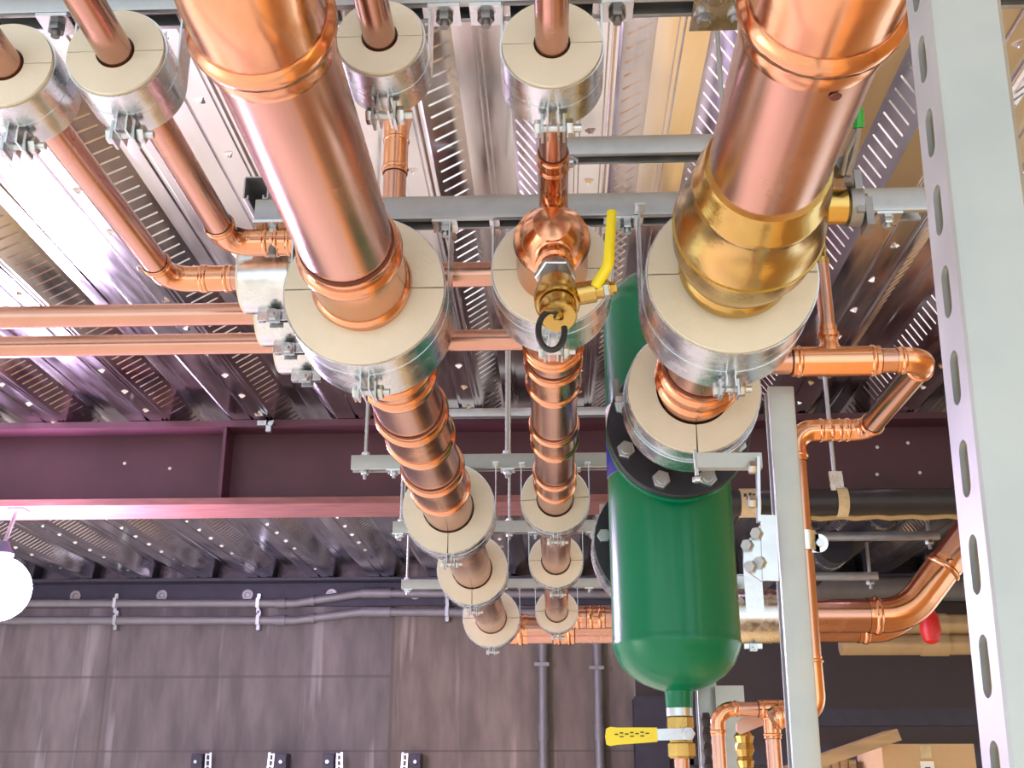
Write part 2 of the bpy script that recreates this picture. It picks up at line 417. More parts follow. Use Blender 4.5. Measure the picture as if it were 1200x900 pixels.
# conduits on the back wall
def conduit(y_l, y_r, dy, label):
    yc = YB - .09
    a = at(-180, y_l, yc); b = at(346, y_l, yc); c = at(425, y_r, yc); d = at(880, y_r + 2, yc)
    t = thing('conduit', label, 'conduit', a)
    MB().tube(bend([a, b, c, d], .6, 8), .046, 16).build('tube', M['conduit'], t)
    for px0, px1 in ((323, 335), (366, 368), (424, 458)):
        yy = (y_l if px0 < 346 else y_l + (y_r - y_l) * (px0 - 346) / 80) if px0 < 424 else y_r
        p, q = at(px0, yy, yc), at(px1, yy, yc)
        if px0 == 366: p, q = at(364, yy, yc), at(369, yy, yc)
        MB().lathe(p, q - p, [(0, .045), (0, .056), ((q - p).length, .056), ((q - p).length, .045)], 18).build('sleeve', M['conduit'], t)
    for px in (136, 303, 524):
        yy = y_l if px < 346 else y_r
        p = at(px, yy, yc)
        MB().box(p + V((0, .035, 0)), (.035, .09, .20)).box(p + V((0, -.05, 0)), (.035, .012, .10)).build('strap', M['zinc'], t)
    return t
conduit(707, 695, 0, 'upper of two grey conduits running along the concrete wall')
conduit(727, 717, 18, 'lower of two grey conduits running along the concrete wall')
for px, ytop, lab, jy in ((636, 752, 'grey vertical conduit on the wall left of the green tank', 779), (700, 752, 'grey vertical conduit on the wall just beside the green tank', 783)):
    yc = YB - .08; a = at(px, ytop, yc); b = V((a.x, yc, -1.6))
    t = thing('vertical_conduit', lab, 'conduit', b, 'vertical conduits on the concrete wall')
    MB().tube([a, b], .05, 16).build('tube', M['conduit'], t)
    p = at(px, jy, yc); MB().box(p + V((-.01, -.02, 0)), (.15, .09, .035)).build('strap', M['steel'], t)
    p = at(px, 868, yc); MB().lathe(V((a.x, yc, p.z)), (0, 0, 1), [(0, .05), (0, .06), (.16, .06), (.16, .05)], 16).build('sleeve', M['conduit'], t)
# small wall brackets along the foot of the picture
for i, (px, dk_side, lab) in enumerate(((240, -1, 'leftmost dark bracket with pale slotted strip low on the concrete wall'), (325, 1, 'second dark bracket from the left low on the concrete wall'),
                                   (393, -1, 'third dark bracket from the left low on the concrete wall'), (481, 1, 'dark bracket under the vertical seam of the concrete wall'))):
    p = at(px, 893, YB - .1)
    t = thing('wall_bracket', lab, 'bracket', p, 'brackets low on the concrete wall')
    MB().box(p + V((dk_side * .055, 0, -.05)), (.11, .2, .26)).lathe(p + V((dk_side * .055, -.11, .02)), (0, 1, 0), [(0, .055), (.02, .06)], 16).build('housing', M['navy'], t)
    mb = MB().bar(p + V((-dk_side * .07, -.05, .09)), p + V((-dk_side * .085, -.05, -.2)), .022, .03, (0, 1, 0)).bar(p + V((-dk_side * .025, -.05, .08)), p + V((-dk_side * .035, -.05, -.2)), .016, .03, (0, 1, 0))
    for q in range(5): mb.box(p + V((-dk_side * .052, -.05, .07 - q * .055)), (.05, .02, .012))
    mb.build('slotted_strip', M['zinc'], t)
    MB().hexa(p + V((dk_side * .06, -.12, 0)), (0, -1, 0), .018, .012).build('bolt', M['zinc'], t)
# dark column right of the concrete panel
p = at(762, 850, 11.9)
t = thing('steel_column', 'dark navy steel column against the concrete wall behind the tank valve', 'column', (p.x, 11.9, ZF))
MB().box((p.x, 11.76, -.55), (.32, .03, 2.9)).box((p.x, 12.08, -.55), (.32, .03, 2.9)).box((p.x, 11.92, -.55), (.025, .3, 2.9)).build('shaft', M['navy'], t)
MB().box((p.x, 11.92, ZF + .015), (.5, .45, .03)).build('base_plate', M['navy'], t)

# flood lamp hung below the beam at the left edge
lp = at(-3, 690, 6.55)
t = thing('flood_lamp', 'glaring white globe work lamp at the left edge below the maroon beam', 'lamp', lp)
MB().lathe(lp + V((0, 0, -.185)), (0, 0, 1), [(.185 - .185 * math.cos(PI * k / 18), max(.002, .185 * math.sin(PI * k / 18))) for k in range(19)], 36).build('globe', M['lamp'], t)
MB().lathe(lp + V((0, 0, .175)), (0, 0, 1), [(0, .06), (.03, .065), (.07, .04), (.10, .03)], 24).build('socket', M['navy'], t)
MB().tube([lp + V((0, 0, .26)), (lp.x, lp.y + .1, 1.61)], .012, 10).box((lp.x, lp.y + .12, 1.607), (.10, .10, .012)).build('hanger_bracket', M['steel'], t)

# ================================================================== pipe runs
AX, AZ, AR, AO = -.360, .909, .083, .1535
BX, BZ, BR, BO = 0.0, .944, .060, .114
CX, CZ, CRd, CO = .326, .887, .084, .153
TOP = 1.077
def run_pipe(par, x, z, y0, y1, r, name='tube'):
    return MB().lathe((x, y0, z), (0, 1, 0), [(0, r), (y1 - y0, r)], 48).build(name, M['copper'], par)
def yb(y, z, r): return ydep(y, z - r)

# --- left large run
A = thing('copper_pipe', 'thickest left copper pipe rising to an elbow at the top left edge', 'pipe', (AX, 2, AZ - AR))
y_el = yb(112, AZ, AR)
elbow(A, [(AX, y_el, AZ), (AX, y_el - .31, AZ), (AX, y_el - .31, AZ + .55)], AR, .20)
MB().lathe((AX, y_el - .31, AZ + .53), (0, 0, 1), [(0, AR), (ZD + .1 - AZ - .53, AR)], 40).build('riser', M['copper'], A)
YA4 = 6.86
run_pipe(A, AX, AZ, y_el - .02, YA4 - .17, AR)
coupling(A, (AX, yb(330, AZ, AR), AZ), (AX, yb(386, AZ, AR), AZ), AR)
coupling(A, (AX, yb(455, AZ, AR), AZ), (AX, yb(480, AZ, AR), AZ), AR)
coupling(A, (AX, yb(512, AZ, AR), AZ), (AX, yb(548, AZ, AR), AZ), AR)
coupling(A, (AX, yb(574, AZ, AR), AZ), (AX, yb(603, AZ, AR), AZ), AR)
elbow(A, [(AX, YA4 - .19, AZ), (AX, YA4, AZ), (AX + .19, YA4, AZ)], AR, .12)
xh = at(1005, 742, YA4).x
MB().lathe((AX + .17, YA4, AZ), (1, 0, 0), [(0, AR), (xh - AX - .15, AR)], 40).build('header_tube', M['copper'], A)
coupling(A, (AX + .34, YA4, AZ), (AX + .46, YA4, AZ), AR)
# far right end of that header: 45 degree elbow going up
elbow(A, [(xh, YA4, AZ), (xh + .2, YA4, AZ), (xh + .2 + .25, YA4, AZ + .25)], AR, .28)
MB().tube([(xh + .43, YA4, AZ + .23), (xh + 1.2, YA4, AZ + 1.0)], AR, 32).build('rising_tube', M['copper'], A)

# --- middle run
B = thing('copper_pipe', 'middle copper pipe with a brass drain valve on its near end', 'pipe', (BX, 2, BZ - BR))
YB4 = 6.62
yB0 = 1.90
run_pipe(B, BX, BZ, yB0 + .03, YB4 - .13, BR)
# bell end facing the viewer: rim, dished dome, outlet
dn = V((.03, -.56, -.82)).normalized()
MB().lathe((BX, yB0 + .22, BZ), (0, -1, 0), [(0, BR), (0, BR * 1.10), (.04, BR * 1.14), (.15, BR * 1.13), (.21, BR * 1.10), (.225, BR * 1.15), (.238, BR * 1.17), (.25, BR * 1.12), (.256, BR * .98), (.285, BR * .82), (.305, BR * .55), (.312, .002)], 44).build('bell_end', M['fitting'], B)
o = V((BX + .002, yB0 - .03, BZ - .012))
MB().lathe(o, dn, [(-.01, .030), (.035, .030), (.038, .034), (.046, .034), (.049, .030), (.07, .030), (.074, .034), (.082, .034), (.085, .028), (.1, .028)], 28).build('outlet', M['fitting'], B)
for ya, yb_ in ((446, 478), (518, 542), (571, 590)):
    coupling(B, (BX, yb(ya, BZ, BR), BZ), (BX, yb(yb_, BZ, BR), BZ), BR)
coupling(B, (BX, yb(426, BZ, BR), BZ), (BX, yb(436, BZ, BR), BZ), BR, lip_shadows=False)
elbow(B, [(BX, YB4 - .15, BZ), (BX, YB4, BZ), (BX + .15, YB4, BZ)], BR, .09)
MB().lathe((BX + .13, YB4, BZ), (1, 0, 0), [(0, BR), (.75, BR)], 40).build('header_tube', M['copper'], B)
coupling(B, (BX + .17, YB4, BZ), (BX + .27, YB4, BZ), BR)
# larger header right of the tank
xr = at(1016, 717, YB4).x; RR = .094
MB().lathe((BX + .86, YB4, BZ), (1, 0, 0), [(0, BR), (.0, BR * 1.08), (.06, BR * 1.1), (.16, RR * 1.06), (.24, RR * 1.06), (.24, RR), (xr - BX - .84, RR)], 40).build('reducer', M['copper'], B)
elbow(B, [(xr, YB4, BZ), (xr + .22, YB4, BZ), (xr + .22 + .26, YB4, BZ + .30)], RR, .30)
MB().tube([(xr + .46, YB4, BZ + .277), (xr + 1.25, YB4, BZ + 1.19)], RR, 32).build('rising_tube', M['copper'], B)

# drain valve at the end of the middle run
vo = o + dn * .098
t = thing('ball_valve', 'brass drain valve with yellow lever on the middle copper pipe end', 'valve', vo)
MB().lathe(vo, dn, [(0, .027), (0, .031), (.012, .032), (.02, .028), (.045, .027), (.06, .03)], 28).build('adapter', M['steel'], t)
MB().hexa(vo + dn * .006, dn, .036, .016).build('hex_collar', M['zinc'], t)
MB().lathe(vo + dn * .055, dn, [(0, .027), (.006, .036), (.03, .039), (.05, .038), (.056, .034), (.056, .028), (.066, .028)], 32).build('body', M['brass'], t)
MB().lathe(vo + dn * .115, dn, [(0, .031), (.026, .031), (.031, .028), (.031, .009), (.040, .007), (.041, .002)], 32).build('cap', M['brass'], t)
sx_ = vo + dn * .085; e = V((.97, -.1, .12)).normalized()
mb = MB().lathe(sx_, e, [(.02, .019), (.065, .019), (.066, .014), (.09, .014)], 20); mb.hexa(sx_ + e * .088, e, .011, .012); mb.build('stem', M['brass'], t)
MB().hexa(sx_ + e * .078, e, .017, .010).build('stem_nut', M['zinc'], t)
l0 = sx_ + e * .075; l1 = at(697, 337, l0.y - .01); l2 = at(713, 311, l0.y - .02); l3 = at(717, 248, l0.y - .02)
lv = MB().tube([l0, l0 * .5 + l1 * .5, l1], [.012, .008, .007], 10).build('lever', M['zinc'], t)
MB().tube(bend([l1, l2, l3], .03, 6), [.0095] * 8 + [.0085], 12).build('grip', M['yellow'], lv)
c0 = vo + dn * .148
pts = [c0 + V((-.012 + .021 * math.cos(a), -.010 + .006 * math.sin(a), -.026 + .036 * math.sin(a))) for a in [math.radians(70 + 300 * k / 26) for k in range(27)]]
MB().tube([c0 + V((.004, .004, .002))] + pts, .0052, 8).build('tether', M['rubber'], t)

# --- right run with the large brass valve
C = thing('copper_pipe', 'thick right copper pipe from the top right elbow into the brass valve', 'pipe', (CX, 1.5, CZ - CRd))
yc_el = yb(108, CZ, CRd)
CR2 = .090
elbow(C, [(CX, yc_el, CZ), (CX, yc_el - .31, CZ), (CX, yc_el - .31, CZ + .55)], CR2, .20)
MB().lathe((CX, yc_el - .31, CZ + .53), (0, 0, 1), [(0, CR2), (ZD + .1 - CZ - .53, CR2)], 40).build('riser', M['copper'], C)
yv0 = ydep(262, CZ - CR2); yv1 = 1.90
run_pipe(C, CX, CZ, yc_el - .02, yv0 + .03, CR2)
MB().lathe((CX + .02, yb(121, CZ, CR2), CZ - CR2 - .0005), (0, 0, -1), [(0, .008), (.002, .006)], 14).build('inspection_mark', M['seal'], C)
C2 = thing('copper_pipe', 'short copper pipe between the brass valve and the green tank flange', 'pipe', (CX, 2.4, CZ - CRd))
run_pipe(C2, CX, CZ, yv1 - .02, 2.85, CRd)
coupling(C2, (CX, 2.36, CZ), (CX, 2.50, CZ), CRd)
bv = thing('ball_valve', 'large brass valve on the thick right copper pipe beside the slotted post', 'valve', (CX, 1.7, CZ))
LL = yv1 - yv0
MB().lathe((CX, yv0, CZ), (0, 1, 0), [(0, CR2), (0, CR2 * 1.06), (.010, CR2 * 1.10), (.045, CR2 * 1.12), (.055, CR2 * 1.19), (.07, CR2 * 1.20), (.08, CR2 * 1.17), (LL * .34, CR2 * 1.30), (LL * .46, CR2 * 1.38), (LL * .56, CR2 * 1.38), (LL * .62, CR2 * 1.34), (LL * .66, CR2 * 1.34), (LL * .80, CR2 * 1.18), (LL * .86, CR2 * 1.08), (LL * .87, CR2 * 1.11), (LL * .95, CR2 * 1.12), (LL * .97, CR2 * 1.05), (LL, CR2 * 1.04)], 56).build('body', M['brass'], bv)
MB().lathe((CX, yv0 + LL * .50, CZ), (0, 1, 0), [(0, CR2 * 1.37), (0, CR2 * 1.405), (.006, CR2 * 1.405), (.006, CR2 * 1.37)], 56, closed=True).build('joint_line', M['brass'], bv)
s0 = V((CX + CR2 * 1.2, yv0 + LL * .42, CZ + .012))
MB().lathe(s0, (1, 0, 0), [(0, .030), (.042, .030), (.044, .024), (.065, .024)], 24).build('stem_boss', M['brass'], bv)
mb = MB().lathe(s0 + V((.046, 0, 0)), (1, 0, 0), [(0, .034), (.02, .034), (.02, .02), (.03, .02)], 20)
mb.box(s0 + V((.06, -.005, .012)), (.012, .05, .075)); mb.hexa(s0 + V((.03, -.03, .045)), (0, -1, 0), .014, .03); mb.box(s0 + V((.075, 0, -.02)), (.012, .045, .05))
mb.build('stem_bracket', M['steel'], bv)
q0 = s0 + V((.055, -.01, .035)); q1 = at(993, 205, q0.y - .05); q2 = at(1006, 150, q0.y - .09); q3 = at(1005, 130, q0.y - .1)
lv = MB().bar(q0, q1, .022, .012, (1, 0, 0)).tube([q1, at(1001, 180, q0.y - .07), q2], .006, 10).tube([q1 + V((-.008, 0, 0)), at(992, 180, q0.y - .07), q2], .005, 10).build('lever', M['steel'], bv)
gm = mat('green_tip', (.02, .35, .04), 0, .4)
MB().tube([q2, q3, at(1006, 121, q0.y - .105)], [.009, .009, .003], 10).build('tip', gm, lv)

# --- three short runs overhead at the top edge (and their turns to the left)
DZ, EZ, FZ, GZ = 1.0516, 1.0335, 1.067, 1.048
DX, EX, FX, GX = -.6525, -.819, -.2534, .004
Y0 = 1.44; TOP0 = 1.160
rD, rE, rF, rG = .0265, .0265, .0245, .0245
YD = ydep(279, DZ); YE = ydep(321, EZ); Y363 = ydep(363, 1.04); Y398 = ydep(398, 1.04)
D = thing('copper_pipe', 'thin copper pipe second from the left elbowing right beside the strut end', 'pipe', (DX, 1.8, DZ))
MB().tube([(DX, -2.4, DZ), (DX, YD - .06, DZ)], rD, 24).build('tube', M['copper'], D)
elbow(D, [(DX, YD - .09, DZ), (DX, YD, DZ), (DX + .09, YD, DZ)], rD, .05)
coupling(D, (DX + .085, YD, DZ), (DX + .135, YD, DZ), rD, lip_shadows=False)
MB().tube([(DX + .13, YD, DZ), (DX + .20, YD, DZ)], rD, 24).build('stub', M['copper'], D)
Ep = thing('copper_pipe', 'leftmost thin copper pipe elbowing right below the strut clamps', 'pipe', (EX, 1.8, EZ))
MB().tube([(EX, -2.4, EZ), (EX, YE - .06, EZ)], rE, 24).build('tube', M['copper'], Ep)
elbow(Ep, [(EX, YE - .09, EZ), (EX, YE, EZ), (EX + .09, YE, EZ)], rE, .05)
coupling(Ep, (EX + .07, YE, EZ), (EX + .14, YE, EZ), rE, lip_shadows=False)
MB().tube([(EX + .08, YE, EZ), (BX - .03, YE, EZ)], rE, 24).build('cross_tube', M['copper'], Ep)
# vertical branch tee, seen above the front strut
hx = at(463, 200, YE).x
zc0 = at(463, 204, YE).z; zc1 = at(463, 160, YE).z
MB().tube([(hx, YE, EZ), (hx, YE, ZD)], rE * .95, 24).build('vertical_branch', M['copper'], Ep)
coupling(Ep, (hx, YE, zc0), (hx, YE, zc1), rE * .97)
MB().lathe((hx, YE, zc1), (0, 0, 1), [(0, rE), (.0, rE * 1.05), (.02, rE * 1.08), (.05, rE * 1.3), (.058, rE * 1.36), (.062, rE * 1.3), (.062, rE)], 28).build('tee_saddle', M['fitting'], Ep)
for yy, lab in ((Y363, 'upper of two long thin copper pipes crossing to the left edge'), (Y398, 'lower of two long thin copper pipes crossing to the left edge')):
    t = thing('copper_pipe', lab, 'pipe', (-1, yy, 1.04))
    xe = -.30 if yy == Y363 else -.02
    MB().tube([(-3.2, yy, 1.04), (xe, yy, 1.04)], .0262, 24).build('tube', M['copper'], t)
    MB().lathe((xe - .03, yy, 1.04), (1, 0, 0), [(0, .0262), (0, .029), (.03, .029), (.04, .022), (.041, .002)], 24).build('end_cap', M['fitting'], t)
Fp = thing('copper_pipe', 'thin copper pipe beside the thick left pipe at the top edge', 'pipe', (FX, 1.3, FZ))
MB().tube([(FX, -2.4, FZ), (FX, Y0 + .13, FZ)], rF, 24).build('tube', M['copper'], Fp)
elbow(Fp, [(FX, Y0 + .11, FZ), (FX, Y0 + .19, FZ), (FX, Y0 + .19, FZ + .08)], rF, .045)
MB().tube([(FX, Y0 + .19, FZ + .07), (FX, Y0 + .19, ZD)], rF, 24).build('riser', M['copper'], Fp)
Gp = thing('copper_pipe', 'thin middle copper pipe dropping into the bell end below', 'pipe', (GX, 1.5, GZ))
YG = 1.87
MB().tube([(GX, -2.4, GZ), (GX, YG - .06, GZ)], rG, 24).build('tube', M['copper'], Gp)
coupling(Gp, (GX, yb(205, GZ, rG) - .035, GZ), (GX, yb(205, GZ, rG) + .02, GZ), rG * 1.02)
elbow(Gp, [(GX, YG - .09, GZ), (GX, YG + .03, GZ), (GX, YG + .03, GZ - .10)], rG * 1.05, .055)

# ------------------------------------------------------------------ clamps
gA = 'insulated supports on the thick left pipe'; gB = 'insulated supports on the middle pipe'; g0 = 'insulated supports at the top edge'
pclamp((AX, 2.0, AZ), 'y', .185, AO, AR + .004, TOP, 'largest insulated clamp, nearest on the thick left copper pipe', gA, sw=.085, sc=.095, split=0.0)
YA2, YA3 = 3.85, 4.98
pclamp((AX, YA2 - .06, AZ), 'y', .13, AO, AR + .004, TOP, 'insulated clamp on the thick left pipe below the second strut', gA, sw=.06, sc=.08, split=PI / 2)
pclamp((AX, YA3 - .06, AZ), 'y', .13, AO - .004, AR + .004, TOP, 'insulated clamp on the thick left pipe below the third strut', gA, sw=.06, sc=.08, split=PI / 2)
pclamp((AX, 6.38, AZ), 'y', .12, AO, AR + .004, TOP, 'farthest insulated clamp on the thick left pipe before the header', gA, sw=.06, sc=.07, split=0)
pclamp((BX, 2.0, BZ), 'y', .15, BO, BR + .004, TOP, 'insulated clamp behind the bell end and brass drain valve', gB, sw=.07, sc=.085, split=0)
pclamp((BX, YA2 - .03, BZ), 'y', .10, BO, BR + .004, TOP, 'insulated clamp on the middle pipe below the second strut', gB, sw=.05, sc=.06, split=0.05)
pclamp((BX, YA3 - .06, BZ), 'y', .10, BO, BR + .004, TOP, 'insulated clamp on the middle pipe below the third strut', gB, sw=.05, sc=.06)
pclamp((BX, 6.38, BZ), 'y', .10, BO, BR + .004, TOP, 'farthest insulated clamp on the middle pipe before the copper header', gB, sw=.05, sc=.06)
pclamp((CX, 1.91, CZ), 'y', .185, CO, CRd + .004, TOP, 'insulated clamp on the right pipe directly behind the brass valve', 'insulated supports on the right pipe', sw=.085, sc=.135, split=0)
c2 = pclamp((CX, 2.54, CZ), 'y', .17, CO, CRd + .004, None, 'insulated clamp on the right pipe against the black tank flange', 'insulated supports on the right pipe', sw=.07, sc=.10, split=PI / 2)
pclamp((DX, Y0, DZ), 'y', .10, .0735, rD + .003, TOP0, 'small insulated clamp on the second thin pipe from the left', g0, sw=.05, sc=.078)
pclamp((EX, Y0, EZ), 'y', .10, .072, rE + .003, TOP0, 'small insulated clamp cut off by the left edge of the picture', g0, sw=.05, sc=.078)
pclamp((FX, Y0, FZ), 'y', .10, .0645, rF + .003, TOP0, 'small insulated clamp half hidden behind the thick left pipe', g0, sw=.05, sc=.078)
pclamp((GX, Y0, GZ), 'y', .10, .0745, rG + .003, TOP0, 'small insulated clamp on the thin middle pipe at the top edge', g0, sw=.05, sc=.078)
zs = 1.131                                   # underside of the strut that runs away from the viewer
gX = 'insulated clamps under the receding strut'
for yy, zz, px, lab in ((YE, EZ, 283, 'nearest clamp under the receding strut left of the big insulation disc'), (Y363, 1.04, 306, 'middle clamp under the receding strut left of the big insulation disc'), (Y398, 1.04, 330, 'farthest clamp under the receding strut left of the big insulation disc')):
    x0 = at(px, 370, yy).x
    pclamp((x0, yy, zz), 'x', .115, .074, .030, zs, lab, gX, sw=.072, sc=.072, bolt=.9, ear=.026)

# ------------------------------------------------------------------ struts
gS = 'trapeze struts under the pipe rack'
DN = (0, 0, -1)
def xs_at(px, y, Y): return at(px, y, Y).x
# top edge pair
s = strut((-1.6, 1.511, TOP0 + SW), (.95, 1.511, TOP0 + SW), DN, 'strut_channel', 'galvanised strut along the top edge carrying the small clamps', group=gS)
wm, nm = None, None
for px in (72, 522, 570, 723):
    wm, nm = MB(), MB(); x = xs_at(px, 30, 1.525)
    washer_nut(wm, nm, V((x, 1.511, TOP0)), V((0, 0, -1)), .050)
    wo = wm.build('square_washer', M['galv'], s); nm.build('nut', M['steel'], wo)
s2 = strut((-1.6, 1.459, TOP0 + SW * 2 + .002), (.95, 1.459, TOP0 + SW * 2 + .002), (0, -1, 0), 'strut_channel', 'upper dark strut lying on the strut at the top edge', group=gS)
xg = xs_at(843, 15, 1.525)
g = thing('gusset_plate', 'flat galvanised bolted plate joining struts at the top edge', 'plate', (xg, 1.525, TOP0 - .003))
MB().box((xg, 1.505, TOP0 - .004), (.088, .115, .006)).build('plate', M['galv'], g)
for dx, dy in ((-.025, .02), (.028, .02), (-.015, -.03)):
    b0 = MB().lathe((xg + dx, 1.505 + dy, TOP0 - .007), (0, 0, -1), [(0, .016), (.004, .016)], 20); b0.hexa((xg + dx, 1.505 + dy, TOP0 - .011), (0, 0, -1), .011, .011); b0.build('bolt', M['zinc'], g)
# front trapeze
Y1 = 2.066
s = strut((xs_at(303, 245, Y1), Y1, TOP + SW), (.735, Y1, TOP + SW), DN, 'strut_channel', 'nearest full-width strut just above the three largest insulation discs', group=gS)
xw = xs_at(321, 270, Y1)
for x, lab in ((xw, 0), (xs_at(522, 268, Y1), 1), (xs_at(735, 268, Y1), 2), (xs_at(1040, 262, Y1), 3)):
    wm, nm = MB(), MB(); washer_nut(wm, nm, V((x, Y1, TOP)), V((0, 0, -1)), .05 if lab else .07)
    wo = wm.build('square_washer', M['galv'], s); nm.build('nut', M['zinc'], wo)
    if lab == 0: MB().lathe((x, Y1, TOP - .018), (0, 0, -1), [(0, .0085), (.045, .0085)], 14).build('bolt', M['steel'], s)
# strut running away at the left end
ys0 = 2.045; xs0 = xs_at(300, 222, ys0)
strut((xs0, ys0, zs + SW), (xs0, 3.15, zs + SW), DN, 'strut_channel', 'strut seen end-on as a dark C above the left clamps', group=gS)
# short strut right of the thin middle pipe
strut((xs_at(655, 170, 2.5), 2.5, 1.475 + SW), (xs_at(875, 170, 2.5), 2.5, 1.475 + SW), DN, 'strut_channel', 'short strut below the deck between middle and right pipes', group=gS)
for px in (668, 850):
    x = xs_at(px, 175, 2.5); rod(x, 2.5, 1.455, ZD + .01, 'rod holding the short upper strut near the ' + ('thin middle pipe' if px < 700 else 'thick right pipe'), znut=(1.46, 1.53))
# second, third, fourth trapeze
for Yk, pl, rr, lab, word in ((3.925, 413, .50, 'second strut across the rack, in front of the maroon beam', 'second'), (4.98, 460, .60, 'third strut across the rack, level with the beam bottom', 'third'), (6.43, 472, .72, 'farthest strut across the rack, just above the copper headers', 'farthest')):
    zb = TOP
    s = strut((xs_at(pl, 540 if Yk < 4 else 650, Yk), Yk, zb + SW), (rr, Yk, zb + SW), DN, 'strut_channel', lab, group=gS, m='post')
    yref = 545 if Yk < 4 else (615 if Yk < 5 else 680)
    lst = {3.925: (428, 594), 4.98: (470, 597), 6.43: (477, 608)}[Yk]
    for i, px in enumerate(lst):
        x = xs_at(px, yref, Yk)
        if Yk == 3.925 or i == 0 or Yk == 4.98:
            rod(x, Yk, zb - .03, ZD + .01 if not (Yk > 6) else 1.62, 'rod through the %s end of the %s strut' % (('left', 'middle')[i], word), znut=(zb - .014, zb + SW + .004))
    for px in ((462, 595, 672) if Yk == 3.925 else (467, 627, 693) if Yk == 4.98 else (479, 590, 690)):
        wm, nm = MB(), MB(); washer_nut(wm, nm, V((xs_at(px, yref, Yk), Yk, zb)), V((0, 0, -1)), .05)
        wo = wm.build('square_washer', M['galv'], s); nm.build('nut', M['zinc'], wo)
# strut tight under the deck in front of the beam
yu = 6.45; strut((xs_at(520, 490, yu), yu, ZD - .001), (.55, yu, ZD - .001), DN, 'strut_channel', 'strut fixed flat under the deck in front of the beam', group=gS)

# ------------------------------------------------------------------ large slotted post at the right
def slot_plate(mb, o, al, ac, nn, L, Wd, t, pitch, sl, sw):
    n = 24; k = int(L / pitch)
    vs = []; fs = []
    for i in range(k):
        base = V(o) + al * (pitch * i)
        ring_i = []; ring_o = []
        for j in range(n):
            a = 2 * PI * j / n
            c, s_ = math.cos(a), math.sin(a)
            yy = s_ * sw / 2 + (math.copysign((sl - sw) / 2, s_) if abs(s_) > 1e-6 else 0)
            ring_i.append((c * sw / 2, yy))
            m = max(abs(c) / (Wd / 2), abs(s_) / (pitch / 2)); ring_o.append((c / m, s_ / m))
        for cx_ in (-Wd / 2, Wd / 2):
            for cy_ in (-pitch / 2, pitch / 2):
                jj = min(range(n), key=lambda q: abs(ring_o[q][0] - cx_) + abs(ring_o[q][1] - cy_)); ring_o[jj] = (cx_, cy_)
        b = len(vs)
        for lay in (0, t):
            for r in (ring_o, ring_i):
                for x, y in r: vs.append(base + ac * x + al * (y + pitch / 2) + nn * lay)
        for j in range(n):
            j2 = (j + 1) % n
            fs.append((b + j, b + j2, b + n + j2, b + n + j)); fs.append((b + 2 * n + j, b + 3 * n + j, b + 3 * n + j2, b + 2 * n + j2)); fs.append((b + n + j, b + n + j2, b + 3 * n + j2, b + 3 * n + j))
    mb.add(vs, fs)
YP = .72; ps = .0535
xp = at(1106, 450, YP).x
t = thing('slotted_post', 'large pale slotted strut post standing close by at the right edge', 'post', (xp, YP, ZF))
lean = Matrix.Rotation(math.radians(1.8), 3, 'Y')
mb = MB(); pz = ZF; LP = ZD + .02 - ZF
# local: u = depth (+Y), w = +X (open side), slotted back faces -X
hp = ps / 2; l_, d_, t_, c_ = ps * .22, ps * .16, .0036, .0045
poly = [(-hp, c_), (-hp + c_ * .3, c_ * .3), (-hp + c_, 0), (-hp + c_, t_), (-hp + t_, c_ + t_ * .3), (-hp + t_, 2 * ps * .48 - t_), (-hp + l_, 2 * ps * .48 - t_), (-hp + l_, 2 * ps * .48), (-hp + c_, 2 * ps * .48), (-hp, 2 * ps * .48 - c_)]
for sg in (1, -1):
    mb.prism([(a * sg, b) for a, b in poly], (0, 0, 0), (0, 0, 1), (0, 1, 0), (1, 0, 0), LP)
pitch = .0615; o0 = V((0, 0, .012))
slot_plate(mb, o0, V((0, 0, 1)), V((0, 1, 0)), V((1, 0, 0)), LP, 2 * (hp - c_), t_, pitch, .0375, .0155)
mm = Matrix.Translation((xp, YP, 0)) @ lean.to_4x4() @ Matrix.Translation((0, -.0, ZF))
mb.xf(mm); mb.build('channel', M['post'], t)
fo = mm @ V((0.03, 0, .004)); MB().box((fo.x, fo.y, ZF + .004), (.15, .15, .008)).build('base_plate', M['galv'], t)

# middle post carrying the tank side
Y2 = 2.24; x2 = at(913, 560, Y2).x + .004
t = thing('strut_post', 'grey strut post standing between the green tank and thin copper pipe', 'post', (x2, Y2, ZF))
L2 = .775 - ZF
mb = MB().prism(strut_poly(.052), (0, 0, 0), (0, 0, 1), (0, -1, 0), (-1, 0, 0), L2)
m2 = Matrix.Translation((x2 + .026, Y2, 0)) @ Matrix.Rotation(math.radians(.7), 4, 'Y') @ Matrix.Translation((0, 0, ZF))
mb.xf(m2); mb.build('channel', M['post'], t)
MB().box((x2 + .06, Y2, ZF + .004), (.15, .15, .008)).build('base_plate', M['galv'], t)
# arm and angle brackets on its open side
p0 = at(816, 541, Y2 - .03); p1 = at(892, 541, Y2 - .03)
t = thing('strut_bracket', 'slim galvanised arm from the tank clamp to the grey strut post', 'arm', p0)
MB().bar(p0, p1, .030, .024, (0, 1, 0)).bar(p0 + V((-.002, 0, .024)), p0 + V((0, 0, -.03)), .014, .006, (1, 0, 0)).build('channel', M['post'], t)
MB().hexa(p0 + V((0, 0, -.032)), (0, 0, -1), .010, .01).build('bolt', M['zinc'], t)
a0, a1 = at(888, 536, Y2 - .05), at(889, 612, Y2 - .05)
t = thing('angle_bracket', 'upper zinc angle bracket bolted to the grey strut post', 'bracket', a1)
MB().bar(a0, a1, .018, .006, (1, 0, 0)).build('plate', M['zinc'], t)
for py in (548, 588):
    MB().hexa(at(886, py, Y2 - .055), (-1, 0, 0), .013, .014).build('bolt', M['zinc'], t)
